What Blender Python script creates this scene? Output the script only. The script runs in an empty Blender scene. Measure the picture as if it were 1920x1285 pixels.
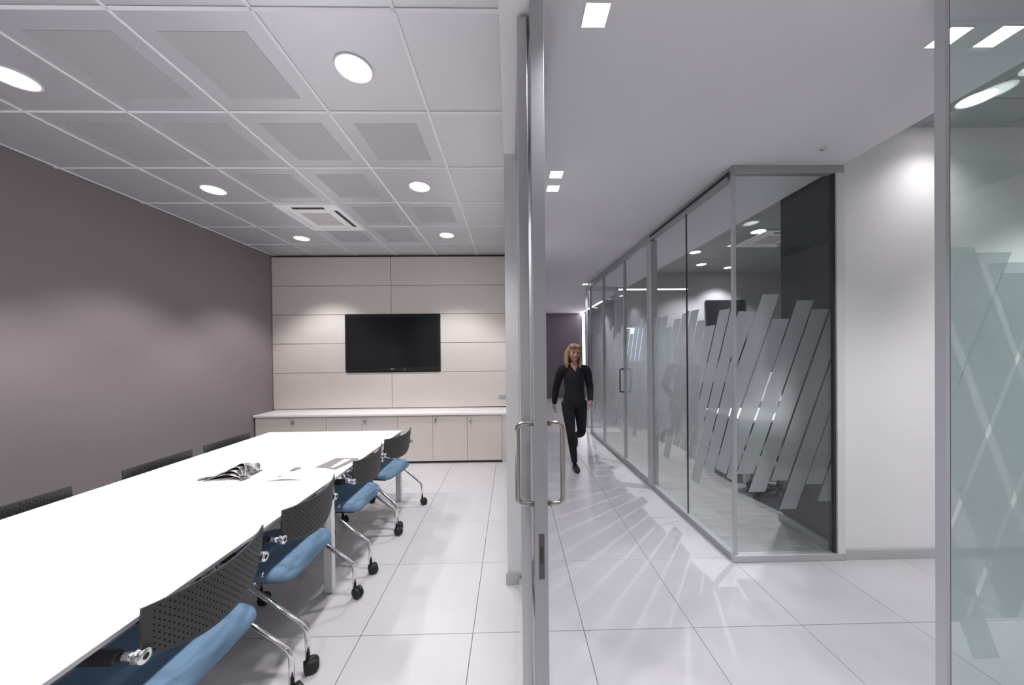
import bpy, bmesh, math, random
from mathutils import Vector, Matrix
random.seed(7)
C = bpy.context.scene.collection
SC = bpy.context.scene
PI = math.pi

# ------------------------------------------------------------------ camera
CAM_H = 1.5055
cam = bpy.data.cameras.new('camera')
cam_o = bpy.data.objects.new('camera', cam); C.objects.link(cam_o)
def cam_axes(yaw, pitch, roll):
    f = Vector((math.sin(yaw) * math.cos(pitch), math.cos(yaw) * math.cos(pitch), math.sin(pitch)))
    r = Vector((math.cos(yaw), -math.sin(yaw), 0)); u = r.cross(f)
    return (math.cos(roll) * r + math.sin(roll) * u, -math.sin(roll) * r + math.cos(roll) * u, f)
cr, cu, cf = cam_axes(0.0174, -0.0058, -0.0098)
M = Matrix.Identity(4)
for i in range(3):
    M[i][0], M[i][1], M[i][2] = cr[i], cu[i], -cf[i]
M.translation = Vector((0, 0, CAM_H))
cam_o.matrix_world = M
cam.sensor_width = 36.0
cam.lens = 619.5 / 1920 * 36
cam.shift_x = (960 - 969.4) / 1920
cam.shift_y = (666.5 - 642.5) / 1920
cam.clip_start = 0.02
SC.camera = cam_o

# ------------------------------------------------------------------ world, exposure
w = bpy.data.worlds.new('world'); SC.world = w; w.use_nodes = True
w.node_tree.nodes['Background'].inputs['Color'].default_value = (0.75, 0.8, 0.9, 1)
w.node_tree.nodes['Background'].inputs['Strength'].default_value = 0.6
SC.view_settings.view_transform = 'Standard'
SC.view_settings.look = 'None'
SC.view_settings.gamma = 1.0
SC.view_settings.use_curve_mapping = False
SC.view_settings.exposure = 0.0
try:
    SC.cycles.use_denoising = True
    SC.cycles.max_bounces = 10
    SC.cycles.diffuse_bounces = 5
    SC.cycles.glossy_bounces = 4
    SC.cycles.transmission_bounces = 8
    SC.cycles.transparent_max_bounces = 24
    SC.cycles.caustics_reflective = False
    SC.cycles.caustics_refractive = False
    SC.cycles.sample_clamp_indirect = 6.0
except Exception:
    pass

# light strengths (watts) and colour of the lamps, used by the lamp builders
P_LEFT = 92.0       # round lamps of the meeting room
P_SQ = 27.0         # small square lamps of the corridor
P_RIGHT = 72.0      # round lamps of the right-hand room
P_RIGHT_WALL = 20.0
P_CUB = 215.0       # the lamp beside the charcoal wall return, which throws the stripe shadows on the corridor floor
LAMP = (1.0, 0.97, 1.0)
LAMP_SQ = (0.93, 0.90, 1.0)

# ------------------------------------------------------------------ materials
def mat(name, col, rough=0.5, metal=0.0, noise=0.0, nscale=8.0, bump=0.0, rnd=0.0, spec=0.5):
    m = bpy.data.materials.new(name); m.use_nodes = True
    nt = m.node_tree; b = nt.nodes['Principled BSDF']
    b.inputs['Roughness'].default_value = rough
    b.inputs['Metallic'].default_value = metal
    b.inputs['Specular IOR Level'].default_value = spec
    c4 = (*col, 1)
    b.inputs['Base Color'].default_value = c4
    src = None
    if noise or bump:
        tc = nt.nodes.new('ShaderNodeTexCoord')
        n = nt.nodes.new('ShaderNodeTexNoise'); n.inputs['Scale'].default_value = nscale; n.inputs['Detail'].default_value = 4
        geo = nt.nodes.new('ShaderNodeNewGeometry')
        nt.links.new(geo.outputs['Position'], n.inputs['Vector'])
        if noise:
            r = nt.nodes.new('ShaderNodeValToRGB')
            r.color_ramp.elements[0].position = 0.3; r.color_ramp.elements[1].position = 0.7
            r.color_ramp.elements[0].color = (*[c * (1 - noise) for c in col], 1)
            r.color_ramp.elements[1].color = (*[min(1, c * (1 + noise)) for c in col], 1)
            nt.links.new(n.outputs['Fac'], r.inputs['Fac']); src = r.outputs['Color']
        if bump:
            bp = nt.nodes.new('ShaderNodeBump'); bp.inputs['Strength'].default_value = bump; bp.inputs['Distance'].default_value = 0.004
            nt.links.new(n.outputs['Fac'], bp.inputs['Height']); nt.links.new(bp.outputs['Normal'], b.inputs['Normal'])
    if rnd:
        oi = nt.nodes.new('ShaderNodeObjectInfo')
        mr = nt.nodes.new('ShaderNodeMapRange'); mr.inputs['To Min'].default_value = 1 - rnd; mr.inputs['To Max'].default_value = 1 + rnd
        nt.links.new(oi.outputs['Random'], mr.inputs['Value'])
        mx = nt.nodes.new('ShaderNodeMix'); mx.data_type = 'RGBA'; mx.blend_type = 'MULTIPLY'; mx.inputs['Factor'].default_value = 1
        if src: nt.links.new(src, mx.inputs['A'])
        else: mx.inputs['A'].default_value = c4
        nt.links.new(mr.outputs['Result'], mx.inputs['B']); src = mx.outputs['Result']
    if src: nt.links.new(src, b.inputs['Base Color'])
    return m

def emit(name, col, s):
    m = bpy.data.materials.new(name); m.use_nodes = True
    nt = m.node_tree; nt.nodes.clear()
    e = nt.nodes.new('ShaderNodeEmission'); e.inputs['Color'].default_value = (*col, 1); e.inputs['Strength'].default_value = s
    o = nt.nodes.new('ShaderNodeOutputMaterial'); nt.links.new(e.outputs[0], o.inputs[0])
    return m

def glass_mat(name, tint, refl=0.045):
    m = bpy.data.materials.new(name); m.use_nodes = True
    nt = m.node_tree; nt.nodes.clear()
    lw = nt.nodes.new('ShaderNodeLayerWeight'); lw.inputs['Blend'].default_value = 0.5
    p = nt.nodes.new('ShaderNodeMath'); p.operation = 'POWER'; p.inputs[1].default_value = 5
    ma = nt.nodes.new('ShaderNodeMath'); ma.operation = 'MULTIPLY_ADD'; ma.inputs[1].default_value = 0.9; ma.inputs[2].default_value = refl
    nt.links.new(lw.outputs['Facing'], p.inputs[0]); nt.links.new(p.outputs[0], ma.inputs[0])
    t = nt.nodes.new('ShaderNodeBsdfTransparent'); t.inputs['Color'].default_value = (*tint, 1)
    g = nt.nodes.new('ShaderNodeBsdfGlossy'); g.inputs['Roughness'].default_value = 0.0; g.inputs['Color'].default_value = (1, 1, 1, 1)
    mx = nt.nodes.new('ShaderNodeMixShader'); o = nt.nodes.new('ShaderNodeOutputMaterial')
    nt.links.new(ma.outputs[0], mx.inputs[0]); nt.links.new(t.outputs[0], mx.inputs[1]); nt.links.new(g.outputs[0], mx.inputs[2])
    nt.links.new(mx.outputs[0], o.inputs[0])
    return m

def film_mat(name, col, through, clear, forward=0.0):
    """etched film: scatters light from both sides, lets a little pass straight"""
    m = bpy.data.materials.new(name); m.use_nodes = True
    nt = m.node_tree; nt.nodes.clear()
    d = nt.nodes.new('ShaderNodeBsdfDiffuse'); d.inputs['Color'].default_value = (*col, 1)
    tl = nt.nodes.new('ShaderNodeBsdfTranslucent'); tl.inputs['Color'].default_value = (*col, 1)
    a = nt.nodes.new('ShaderNodeMixShader'); a.inputs[0].default_value = through
    nt.links.new(d.outputs[0], a.inputs[1]); nt.links.new(tl.outputs[0], a.inputs[2])
    t = nt.nodes.new('ShaderNodeBsdfTransparent'); t.inputs['Color'].default_value = (0.9, 0.95, 0.95, 1)
    rf = nt.nodes.new('ShaderNodeBsdfRefraction'); rf.inputs['Color'].default_value = (0.86, 0.90, 0.91, 1); rf.inputs['IOR'].default_value = 1.22; rf.inputs['Roughness'].default_value = 0.75
    c = nt.nodes.new('ShaderNodeMixShader'); c.inputs[0].default_value = forward
    nt.links.new(a.outputs[0], c.inputs[1]); nt.links.new(rf.outputs[0], c.inputs[2])
    b = nt.nodes.new('ShaderNodeMixShader'); b.inputs[0].default_value = clear
    nt.links.new(c.outputs[0], b.inputs[1]); nt.links.new(t.outputs[0], b.inputs[2])
    o = nt.nodes.new('ShaderNodeOutputMaterial'); nt.links.new(b.outputs[0], o.inputs[0])
    return m

def print_mat(name, dark, light, scale, pos=0.5):
    """black and white photographic print on glossy paper"""
    m = mat(name, light, 0.25)
    nt = m.node_tree; b = nt.nodes['Principled BSDF']
    tc = nt.nodes.new('ShaderNodeTexCoord')
    n = nt.nodes.new('ShaderNodeTexNoise'); n.inputs['Scale'].default_value = scale; n.inputs['Detail'].default_value = 6; n.inputs['Distortion'].default_value = 1.2
    r = nt.nodes.new('ShaderNodeValToRGB')
    e = r.color_ramp.elements
    e[0].position = pos - 0.12; e[0].color = (*dark, 1); e[1].position = pos + 0.14; e[1].color = (*light, 1)
    nt.links.new(tc.outputs['Object'], n.inputs['Vector']); nt.links.new(n.outputs['Fac'], r.inputs['Fac']); nt.links.new(r.outputs['Color'], b.inputs['Base Color'])
    return m

m_tile = mat('porcelain floor tile', (0.55, 0.54, 0.552), 0.36, noise=0.035, nscale=3.0, rnd=0.02)
m_grout = mat('grout', (0.36, 0.34, 0.345), 0.9)
m_taupe = mat('taupe wall paint', (0.25, 0.219, 0.229), 0.85, noise=0.01, nscale=30)
m_white = mat('white wall paint', (0.87, 0.855, 0.855), 0.8, noise=0.008, nscale=25)
m_ceil = mat('white ceiling paint', (0.80, 0.775, 0.80), 0.9)
m_greywall = mat('light grey wall paint', (0.45, 0.44, 0.465), 0.85)
m_char = mat('charcoal wall paint', (0.048, 0.049, 0.053), 0.7)
m_plum = mat('dark plum wall paint', (0.19, 0.165, 0.195), 0.8)
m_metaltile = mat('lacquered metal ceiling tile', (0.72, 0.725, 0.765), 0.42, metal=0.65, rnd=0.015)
m_perf = mat('perforated metal field', (0.54, 0.54, 0.565), 0.5, metal=0.5)
m_tbar = mat('ceiling grid bar', (0.86, 0.85, 0.88), 0.4)
m_tile_r = mat('dimmed metal ceiling tile', (0.36, 0.365, 0.375), 0.45, rnd=0.02)  # darker grey puts the dimmer light of the right-hand ceiling into the colour
m_void = mat('ceiling void', (0.12, 0.12, 0.125), 0.9)
m_cream = mat('cream laminate', (0.75, 0.705, 0.645), 0.5, noise=0.02, nscale=40)
m_creamd = mat('cream cabinet laminate', (0.70, 0.655, 0.60), 0.5, noise=0.015, nscale=40)
m_counter = mat('pale worktop', (0.88, 0.86, 0.86), 0.4)
m_gap = mat('dark shadow gap', (0.06, 0.055, 0.052), 0.9)
m_alu = mat('brushed aluminium', (0.43, 0.44, 0.45), 0.5, metal=0.45)
m_alu_l = mat('satin aluminium light', (0.55, 0.555, 0.565), 0.4, metal=0.5)
m_alu_w = mat('white lacquered aluminium', (0.78, 0.78, 0.79), 0.4)
m_grille = mat('beige grille plastic', (0.62, 0.60, 0.585), 0.6)
m_stile = mat('satin anodised stile', (0.60, 0.60, 0.625), 0.5, metal=0.15)
m_dsteel = mat('dark steel', (0.14, 0.13, 0.125), 0.4, metal=0.8)
m_steel = mat('satin stainless steel', (0.50, 0.46, 0.42), 0.28, metal=1.0)
m_chrome = mat('chrome tube', (0.80, 0.80, 0.81), 0.12, metal=1.0)
m_blackpl = mat('black plastic', (0.016, 0.016, 0.017), 0.45)
m_back = mat('charcoal plastic back', (0.040, 0.039, 0.037), 0.5)
m_rubber = mat('black rubber', (0.012, 0.012, 0.012), 0.6)
m_blue = mat('steel blue fabric', (0.165, 0.27, 0.385), 0.95, noise=0.10, nscale=350, bump=0.15, spec=0.2)
m_table = mat('white table laminate', (0.93, 0.93, 0.94), 0.35)
m_tableleg = mat('white lacquered steel', (0.82, 0.82, 0.83), 0.4)
m_screen = mat('dark screen glass', (0.012, 0.014, 0.017), 0.12)
m_bezel = mat('black bezel', (0.010, 0.010, 0.011), 0.4)
m_paper = mat('white paper', (0.88, 0.88, 0.90), 0.7)
m_print = print_mat('photo print', (0.012, 0.012, 0.013), (0.50, 0.49, 0.49), 11.0, 0.49)
m_taupeprint = mat('taupe printed cover', (0.22, 0.205, 0.20), 0.5)
m_glass = glass_mat('clear glass', (0.955, 0.975, 0.972))
m_glass_g = glass_mat('greenish glass', (0.935, 0.968, 0.96), 0.05)
m_film = film_mat('etched film', (0.66, 0.69, 0.70), 0.60, 0.05, 0.55)
m_film2 = film_mat('pale etched film', (0.82, 0.90, 0.89), 0.55, 0.40)
m_lamp = emit('lamp glow', (0.97, 0.96, 1.0), 7.0)
m_lampsq = emit('square lamp glow', (0.95, 0.94, 1.0), 8.0)
m_led = emit('led line glow', (0.98, 0.90, 1.0), 34.0)
m_led2 = emit('soft led line glow', (0.92, 0.92, 1.0), 2.2)
m_daylight = emit('daylight behind window', (0.62, 0.78, 1.0), 1.6)
m_skin = mat('skin', (0.50, 0.28, 0.20), 0.55)
m_lips = mat('lips', (0.42, 0.13, 0.11), 0.5)
m_hair = mat('blonde hair', (0.36, 0.235, 0.13), 0.5, noise=0.35, nscale=60)
m_knit = mat('black knit', (0.012, 0.012, 0.014), 0.9)
m_denim = mat('black trousers', (0.010, 0.010, 0.012), 0.85)
m_leather = mat('black leather', (0.010, 0.010, 0.010), 0.4)
m_eye = mat('eye', (0.10, 0.07, 0.05), 0.2)

# ------------------------------------------------------------------ builders
class MB:
    """collects shapes into one mesh"""
    def __init__(s): s.bm = bmesh.new()
    def box(s, x0, x1, y0, y1, z0, z1, bevel=0.0, seg=2):
        vs = [s.bm.verts.new(p) for p in ((x0,y0,z0),(x1,y0,z0),(x1,y1,z0),(x0,y1,z0),(x0,y0,z1),(x1,y0,z1),(x1,y1,z1),(x0,y1,z1))]
        fs = [s.bm.faces.new([vs[i] for i in q]) for q in ((3,2,1,0),(4,5,6,7),(0,1,5,4),(1,2,6,5),(2,3,7,6),(3,0,4,7))]
        if bevel:
            es = list({e for f in fs for e in f.edges})
            bmesh.ops.bevel(s.bm, geom=es, offset=bevel, segments=seg, profile=0.5, affect='EDGES', clamp_overlap=True)
        return s
    def tube(s, pts, r, n=10, caps=True, radii=None):
        pts = [Vector(p) for p in pts]; rings = []
        up = Vector((0, 0, 1))
        prev = None
        for i, p in enumerate(pts):
            a = pts[i] - pts[i-1] if i else pts[1] - pts[0]
            b = pts[i+1] - pts[i] if i < len(pts)-1 else a
            t = (a.normalized() + b.normalized()).normalized()
            if prev is None:
                ref = up if abs(t.z) < 0.9 else Vector((1, 0, 0))
                u = t.cross(ref).normalized()
            else:
                u = (prev - t * prev.dot(t)).normalized()
            prev = u; v = t.cross(u)
            rr = radii[i] if radii else r
            k = 1.0
            if 0 < i < len(pts)-1:
                k = 1.0 / max(0.6, math.cos(a.angle(b) / 2))
            rings.append([s.bm.verts.new(p + rr * (math.cos(2*PI*j/n) * u + math.sin(2*PI*j/n) * v)) for j in range(n)])
        for i in range(len(rings)-1):
            for j in range(n):
                f = s.bm.faces.new((rings[i][j], rings[i][(j+1)%n], rings[i+1][(j+1)%n], rings[i+1][j])); f.smooth = True
        if caps:
            s.bm.faces.new(rings[0][::-1]); s.bm.faces.new(rings[-1])
        return s
    def lathe(s, prof, axis='Z', c=(0,0,0), n=24, smooth=True):
        c = Vector(c); rings = []
        def pt(r, h, a):
            x, y = r*math.cos(a), r*math.sin(a)
            return c + (Vector((x,y,h)) if axis == 'Z' else Vector((h,x,y)) if axis == 'X' else Vector((x,h,y)))
        for r, h in prof:
            rings.append([s.bm.verts.new(pt(r,h,2*PI*j/n)) for j in range(n)] if r > 1e-6 else [s.bm.verts.new(pt(0,h,0))])
        for i in range(len(rings)-1):
            A, B = rings[i], rings[i+1]
            for j in range(n):
                q = [A[j % len(A)], A[(j+1) % len(A)], B[(j+1) % len(B)], B[j % len(B)]]
                q = [v for k, v in enumerate(q) if v not in q[:k]]
                if len(q) > 2:
                    f = s.bm.faces.new(q); f.smooth = smooth
        return s
    def poly(s, pts, ext=None):
        vs = [s.bm.verts.new(p) for p in pts]; f = s.bm.faces.new(vs)
        if ext:
            e = Vector(ext); ws = [s.bm.verts.new(Vector(p) + e) for p in pts]
            s.bm.faces.new(ws[::-1])
            for i in range(len(vs)):
                j = (i+1) % len(vs); s.bm.faces.new((vs[i], ws[i], ws[j], vs[j]))
        return s
    def build(s, name, m, parent=None, fix=True):
        if fix: bmesh.ops.recalc_face_normals(s.bm, faces=s.bm.faces)
        me = bpy.data.meshes.new(name); s.bm.to_mesh(me); s.bm.free()
        me.materials.append(m)
        o = bpy.data.objects.new(name, me); C.objects.link(o)
        if parent: o.parent = parent
        return o

def arc(pts, r, n=5):
    """polyline with rounded corners"""
    pts = [Vector(p) for p in pts]; out = [pts[0]]
    for i in range(1, len(pts)-1):
        a = (pts[i-1]-pts[i]); b = (pts[i+1]-pts[i])
        d = min(r, a.length*0.45, b.length*0.45)
        p0 = pts[i] + a.normalized()*d; p1 = pts[i] + b.normalized()*d
        for k in range(n+1):
            t = k/n
            out.append((1-t)**2*p0 + 2*t*(1-t)*pts[i] + t*t*p1)
    out.append(pts[-1]); return out

def tag(o, label=None, cat=None, group=None, kind=None):
    if label: o['label'] = label
    if cat: o['category'] = cat
    if group: o['group'] = group
    if kind: o['kind'] = kind
    return o
def empty(name, loc=(0,0,0), rz=0.0):
    o = bpy.data.objects.new(name, None); C.objects.link(o); o.location = loc; o.rotation_euler = (0,0,rz)
    o.empty_display_size = 0.1
    return o
def inst(o, parent=None, loc=None, rz=None):
    c = o.copy(); C.objects.link(c)
    if parent is not None: c.parent = parent
    if loc is not None: c.location = loc
    if rz is not None: c.rotation_euler = (0,0,rz)
    return c
def copy_tree(o, parent=None):
    c = o.copy(); C.objects.link(c); c.parent = parent
    for ch in list(KIDS(o)): copy_tree(ch, c)
    return c
def KIDS(o): return [x for x in bpy.data.objects if x.parent == o]
def struct(name, mb, m, label, cat): return tag(mb.build(name, m), label, cat, None, 'structure')

# ================================================================== SETTING
ZL, ZC, ZR = 2.98, 2.82, 3.10          # ceilings: meeting room, corridor, right-hand rooms
XW = -3.52                              # left wall face
YB = 4.95                               # panel wall plane of the meeting room

# floor with porcelain tiles
floor = struct('floor', MB().box(-3.7, 8.2, -2.4, 11.2, -0.15, -0.012), m_grout, 'pale grey porcelain tiled floor running through meeting room and corridor', 'floor')
TX0, TY0 = 0.379, 1.7766
t0 = MB().box(-0.2987, 0.2987, -0.2987, 0.2987, -0.012, 0.0, 0.0012, 1).build('tile', m_tile, floor)
first = True
def tile_at(i, j):
    global first
    x, y = TX0 + 0.6*(i+0.5), TY0 + 0.6*(j+0.5)
    if first: t0.location = (x, y, 0); first = False
    else: inst(t0, floor, (x, y, 0))
n_t = 0
for j in range(-3, 16):
    for i in range(-7, 10):
        x, y = TX0 + 0.6*(i+0.5), TY0 + 0.6*(j+0.5)
        if x < -0.3 and y > 5.2: continue
        if x > 2.5 and y < 2.3 and y < 0.8: continue
        if x > 4.6 and y > 8: continue
        if x > 3.0 and y > 9: continue
        if x > 1.95 and 2.7 < y < 6.4: continue
        tile_at(i, j); n_t += 1
rest = MB()
rest.box(-3.7, 8.2, -2.4, TY0 - 1.8 - 0.002, -0.012, 0.0)
rest.box(TX0 + 6.0 + 0.002, 8.2, TY0 - 1.8, 11.2, -0.012, 0.0)
rest.box(3.0, TX0 + 6.0, 9.3, 11.2, -0.012, -0.001)
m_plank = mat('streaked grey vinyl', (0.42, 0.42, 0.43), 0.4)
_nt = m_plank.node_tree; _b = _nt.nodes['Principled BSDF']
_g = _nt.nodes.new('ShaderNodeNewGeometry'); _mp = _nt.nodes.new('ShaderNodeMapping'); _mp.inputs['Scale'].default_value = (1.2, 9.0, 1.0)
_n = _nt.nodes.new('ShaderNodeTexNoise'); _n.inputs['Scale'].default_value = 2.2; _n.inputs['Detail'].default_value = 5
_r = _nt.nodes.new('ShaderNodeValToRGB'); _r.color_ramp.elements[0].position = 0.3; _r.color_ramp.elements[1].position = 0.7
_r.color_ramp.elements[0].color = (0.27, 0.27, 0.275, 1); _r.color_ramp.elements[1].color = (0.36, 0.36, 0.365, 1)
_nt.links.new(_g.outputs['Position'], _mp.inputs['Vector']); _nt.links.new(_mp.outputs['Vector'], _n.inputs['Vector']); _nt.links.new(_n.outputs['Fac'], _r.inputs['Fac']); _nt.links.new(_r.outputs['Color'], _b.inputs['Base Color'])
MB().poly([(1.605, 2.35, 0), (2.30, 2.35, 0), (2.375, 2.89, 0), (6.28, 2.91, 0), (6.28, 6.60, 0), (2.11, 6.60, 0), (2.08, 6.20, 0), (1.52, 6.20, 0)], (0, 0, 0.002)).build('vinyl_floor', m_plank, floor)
r_ = rest.build('tile_field', m_tile, floor); r_['kind'] = 'stuff'

# walls
struct('wall_left', MB().box(XW-0.12, XW, -2.4, 5.2, 0, 3.2), m_taupe, 'long taupe painted wall on the left of the meeting room', 'wall')
wb = struct('wall_back', MB().box(XW, -0.05, YB, YB+0.2, 0, 3.2), m_gap, 'end wall of the meeting room clad in cream panels around the screen', 'wall')
# partition between meeting room and corridor with its end facing the camera
XP0, XP1 = -0.036, 0.046
struct('wall_partition', MB().box(XP0, XP1, 2.15, 11.2, 0, 3.2), m_white, 'white partition wall end between meeting room and corridor', 'wall')
bb = MB().box(XP0-0.012, XP1+0.006, 2.138, 2.153, 0, 0.075); bb.box(XP0-0.012, XP0-0.0005, 2.153, 4.55, 0, 0.075)
struct('baseboard_partition', bb, m_alu_l, 'grey metal baseboard on the white partition wall end', 'baseboard')
struct('trim_1', MB().box(XP0, 0.135, -1.2, 2.15, 2.80, 2.98), m_white, 'white lintel over the glass sliding door', 'lintel')
struct('wall_rear', MB().box(-3.7, 5.0, -2.5, -2.4, 0, 3.2), m_white, 'white wall behind the viewer', 'wall')
struct('wall_corridor_end', MB().box(0.046, 8.2, 10.95, 11.1, 0, 3.2), m_plum, 'dark plum wall at the far end of the corridor', 'wall')
struct('wall_right', MB().box(2.377, 4.7, 2.33, 2.40, 0, 3.2), m_white, 'white wall right of the glass cubicle lit by a ceiling lamp', 'wall')
struct('wall_return', MB().box(2.387, 4.7, 2.40, 2.88, 0, 3.2), m_char, 'charcoal painted wall return inside the glass cubicle', 'wall')
struct('wall_far_right', MB().box(4.7, 4.8, -2.4, 2.9, 0, 3.2), m_white, 'white wall at the far right behind the glass', 'wall')
struct('baseboard_right', MB().box(2.38, 4.7, 2.315, 2.3295, 0, 0.07), m_alu_l, 'grey metal baseboard of the white wall on the right', 'baseboard')
struct('baseboard_return', MB().box(2.362, 2.3865, 2.40, 2.89, 0, 0.07), m_alu, 'grey metal baseboard of the charcoal wall return', 'baseboard')
struct('wall_cubicle_back', MB().box(2.12, 6.3, 6.62, 6.74, 0, 3.2), m_greywall, 'light grey back wall of the glass cubicle', 'wall')
struct('wall_cubicle_right', MB().box(6.3, 6.42, 2.88, 6.74, 0, 3.2), m_greywall, 'light grey right wall of the glass cubicle room', 'wall')
struct('wall_cubicle_front', MB().box(4.7, 6.3, 2.8, 2.9, 0, 3.2), m_greywall, 'light grey front wall of the glass cubicle room', 'wall')

# ceilings ------------------------------------------------------------
ceil_l = struct('ceiling', MB().box(XW, XP0, -2.4, 5.1, ZL+0.012, 3.2), m_void, 'grey metal tiled ceiling of the meeting room', 'ceiling')
CX0, CY0 = -2.29, 2.028
PERF = {(0, -1), (1, -1), (-1, 0), (0, 0), (1, 0), (2, 0), (0, 1), (1, 1), (1, 2), (2, 2), (0, 3), (1, 3)}
AC_CELL = (0, 2)
ct = perf0 = None
def ceil_tile(parent, x0, x1, y0, y1, z, m):
    return MB().box(x0, x1, y0, y1, z, z+0.012, 0.002, 1).build('ceiling_tile', m, parent)
tile_mesh = None
for j in range(-4, 5):
    for i in range(-2, 4):
        x0, x1 = CX0 + 0.6*i + 0.0035, CX0 + 0.6*(i+1) - 0.0035
        y0, y1 = CY0 + 0.6*j + 0.0035, CY0 + 0.6*(j+1) - 0.0035
        x0 = max(x0, XW); x1 = min(x1, XP0 - 0.004); y1 = min(y1, YB)
        if (i, j) == AC_CELL: continue
        full = (x1-x0) > 0.58 and (y1-y0) > 0.58
        if full and tile_mesh:
            o = inst(tile_mesh, ceil_l, ((x0+x1)/2, (y0+y1)/2, 0))
        elif full:
            hw = 0.2965
            o = tile_mesh = MB().box(-hw, hw, -hw, hw, ZL, ZL+0.012, 0.002, 1).build('ceiling_tile', m_metaltile, ceil_l)
            o.location = ((x0+x1)/2, (y0+y1)/2, 0)
        else:
            o = ceil_tile(ceil_l, x0, x1, y0, y1, ZL, m_metaltile)
        if (i, j) in PERF:
            if perf0 is None:
                perf0 = p = MB().box(-0.197, 0.197, -0.197, 0.197, ZL-0.0015, ZL+0.002).build('perforated_field', m_perf, o)
            else: p = inst(perf0, o)
bx = MB().box(-0.009, 0.009, -2.4, YB, ZL-0.004, ZL+0.011).build('grid_bar', m_tbar, ceil_l)
for n, i in enumerate(range(-2, 4)):
    if n == 0: bx.location = (CX0 + 0.6*i, 0, 0)
    else: inst(bx, ceil_l, (CX0 + 0.6*i, 0, 0))
by = MB().box(XW, XP0, -0.009, 0.009, ZL-0.004, ZL+0.011).build('grid_bar', m_tbar, ceil_l)
for n, j in enumerate(range(-4, 5)):
    if n == 0: by.location = (0, CY0 + 0.6*j, 0)
    else: inst(by, ceil_l, (0, CY0 + 0.6*j, 0))

struct('ceiling_corridor', MB().box(XP1, 2.36, -2.4, 10.95, ZC, 3.2), m_ceil, 'smooth white plaster ceiling of the corridor', 'ceiling')
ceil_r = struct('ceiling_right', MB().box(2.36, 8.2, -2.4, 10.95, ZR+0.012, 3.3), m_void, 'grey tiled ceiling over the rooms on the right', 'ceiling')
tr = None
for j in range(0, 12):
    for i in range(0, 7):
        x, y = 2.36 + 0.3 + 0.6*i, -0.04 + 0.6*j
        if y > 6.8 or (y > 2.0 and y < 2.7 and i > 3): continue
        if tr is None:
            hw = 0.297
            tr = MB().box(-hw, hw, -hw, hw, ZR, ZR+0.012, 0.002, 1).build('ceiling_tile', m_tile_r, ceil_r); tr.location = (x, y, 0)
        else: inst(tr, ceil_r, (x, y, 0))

# panel wall -----------------------------------------------------------
TVX0, TVX1, TVZ0, TVZ1 = -2.438, -1.063, 1.275, 2.085
rows = [(0.715, 1.245), (1.245, 1.675), (1.675, 2.105), (2.105, 2.53), (2.53, 2.955)]
XPL, XPR, XMID = -3.515, -0.055, -1.772
for k, (z0, z1) in enumerate(rows):
    segs = [(XPL, XMID), (XMID, XPR)] if k in (0, 3, 4) else [(XPL, TVX0 - 0.012), (TVX1 + 0.012, XPR)]
    for (x0, x1) in segs:
        MB().box(x0+0.003, x1-0.003, YB-0.022, YB, z0+0.003, z1-0.003, 0.0015, 1).build('wall_panel', m_cream, wb)

# ------------------------------------------------------------------ sideboard: worktop and cabinets
YF = 4.56
t = tag(empty('worktop', (-1.78, 4.74, 0.665)), 'long pale worktop running over the cream cabinets below the screen', 'worktop')
MB().box(XW-(-1.78)+0.005, XP0-0.005-(-1.78), YF-0.02-4.74, YB-0.024-4.74, 0, 0.03, 0.003, 1).build('top', m_counter, t)
MB().box(XW-(-1.78)+0.03, XP0-0.005-(-1.78), YB-0.034-4.74, YB-0.024-4.74, 0.03, 0.045).build('upstand', m_creamd, t)
DIV = [-3.50, -3.03, -2.54, -2.056, -1.571, -1.09, -0.616, -0.139]
units = [(0, 2, 'leftmost cream cabinet of the sideboard, against the taupe wall'),
         (2, 4, 'cream two-door cabinet below the screen, behind the far end of the table'),
         (4, 6, 'cream two-door cabinet right of the table end, below the right half of the panels'),
         (6, 7, 'single-door cream cabinet of the sideboard nearest the white partition wall')]
for a, b, lab in units:
    x0, x1 = DIV[a], DIV[b]; cx = (x0+x1)/2
    t = tag(empty('cabinet', (cx, (YF+YB)/2, 0)), lab, 'cabinet', 'cabinets of the low sideboard')
    oy = (YF+YB)/2
    MB().box(x0-cx+0.001, x1-cx-0.001, YF+0.02-oy, YB-0.025-oy, 0.03, 0.664).build('carcass', m_creamd, t)
    MB().box(x0-cx+0.001, x1-cx-0.001, YF+0.035-oy, YF+0.06-oy, 0, 0.03).build('plinth', m_gap, t)
    for q in range(a, b):
        d = MB().box(DIV[q]-cx+0.002, DIV[q+1]-cx-0.002, YF-oy, YF+0.018-oy, 0.035, 0.655, 0.0015, 1).build('door', m_creamd, t)
        if q in (1, 3, 5, 6):
            kx = DIV[q]-cx+0.045
            MB().lathe([(0, -0.012), (0.011, -0.012), (0.013, -0.004), (0.013, 0.0)], 'Y', (kx, YF-oy, 0.615), 14).build('lock', m_steel, d)
            MB().box(kx-0.009, kx+0.009, YF-0.032-oy, YF-0.011-oy, 0.57, 0.612, 0.003, 1).build('key', m_steel, d)
fl = MB().box(DIV[7]+0.002, XP0-0.012, YF, YB-0.03, 0, 0.664)
tag(fl.build('filler_panel', m_creamd), 'narrow cream filler panel between last cabinet and white partition', 'panel')

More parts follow.
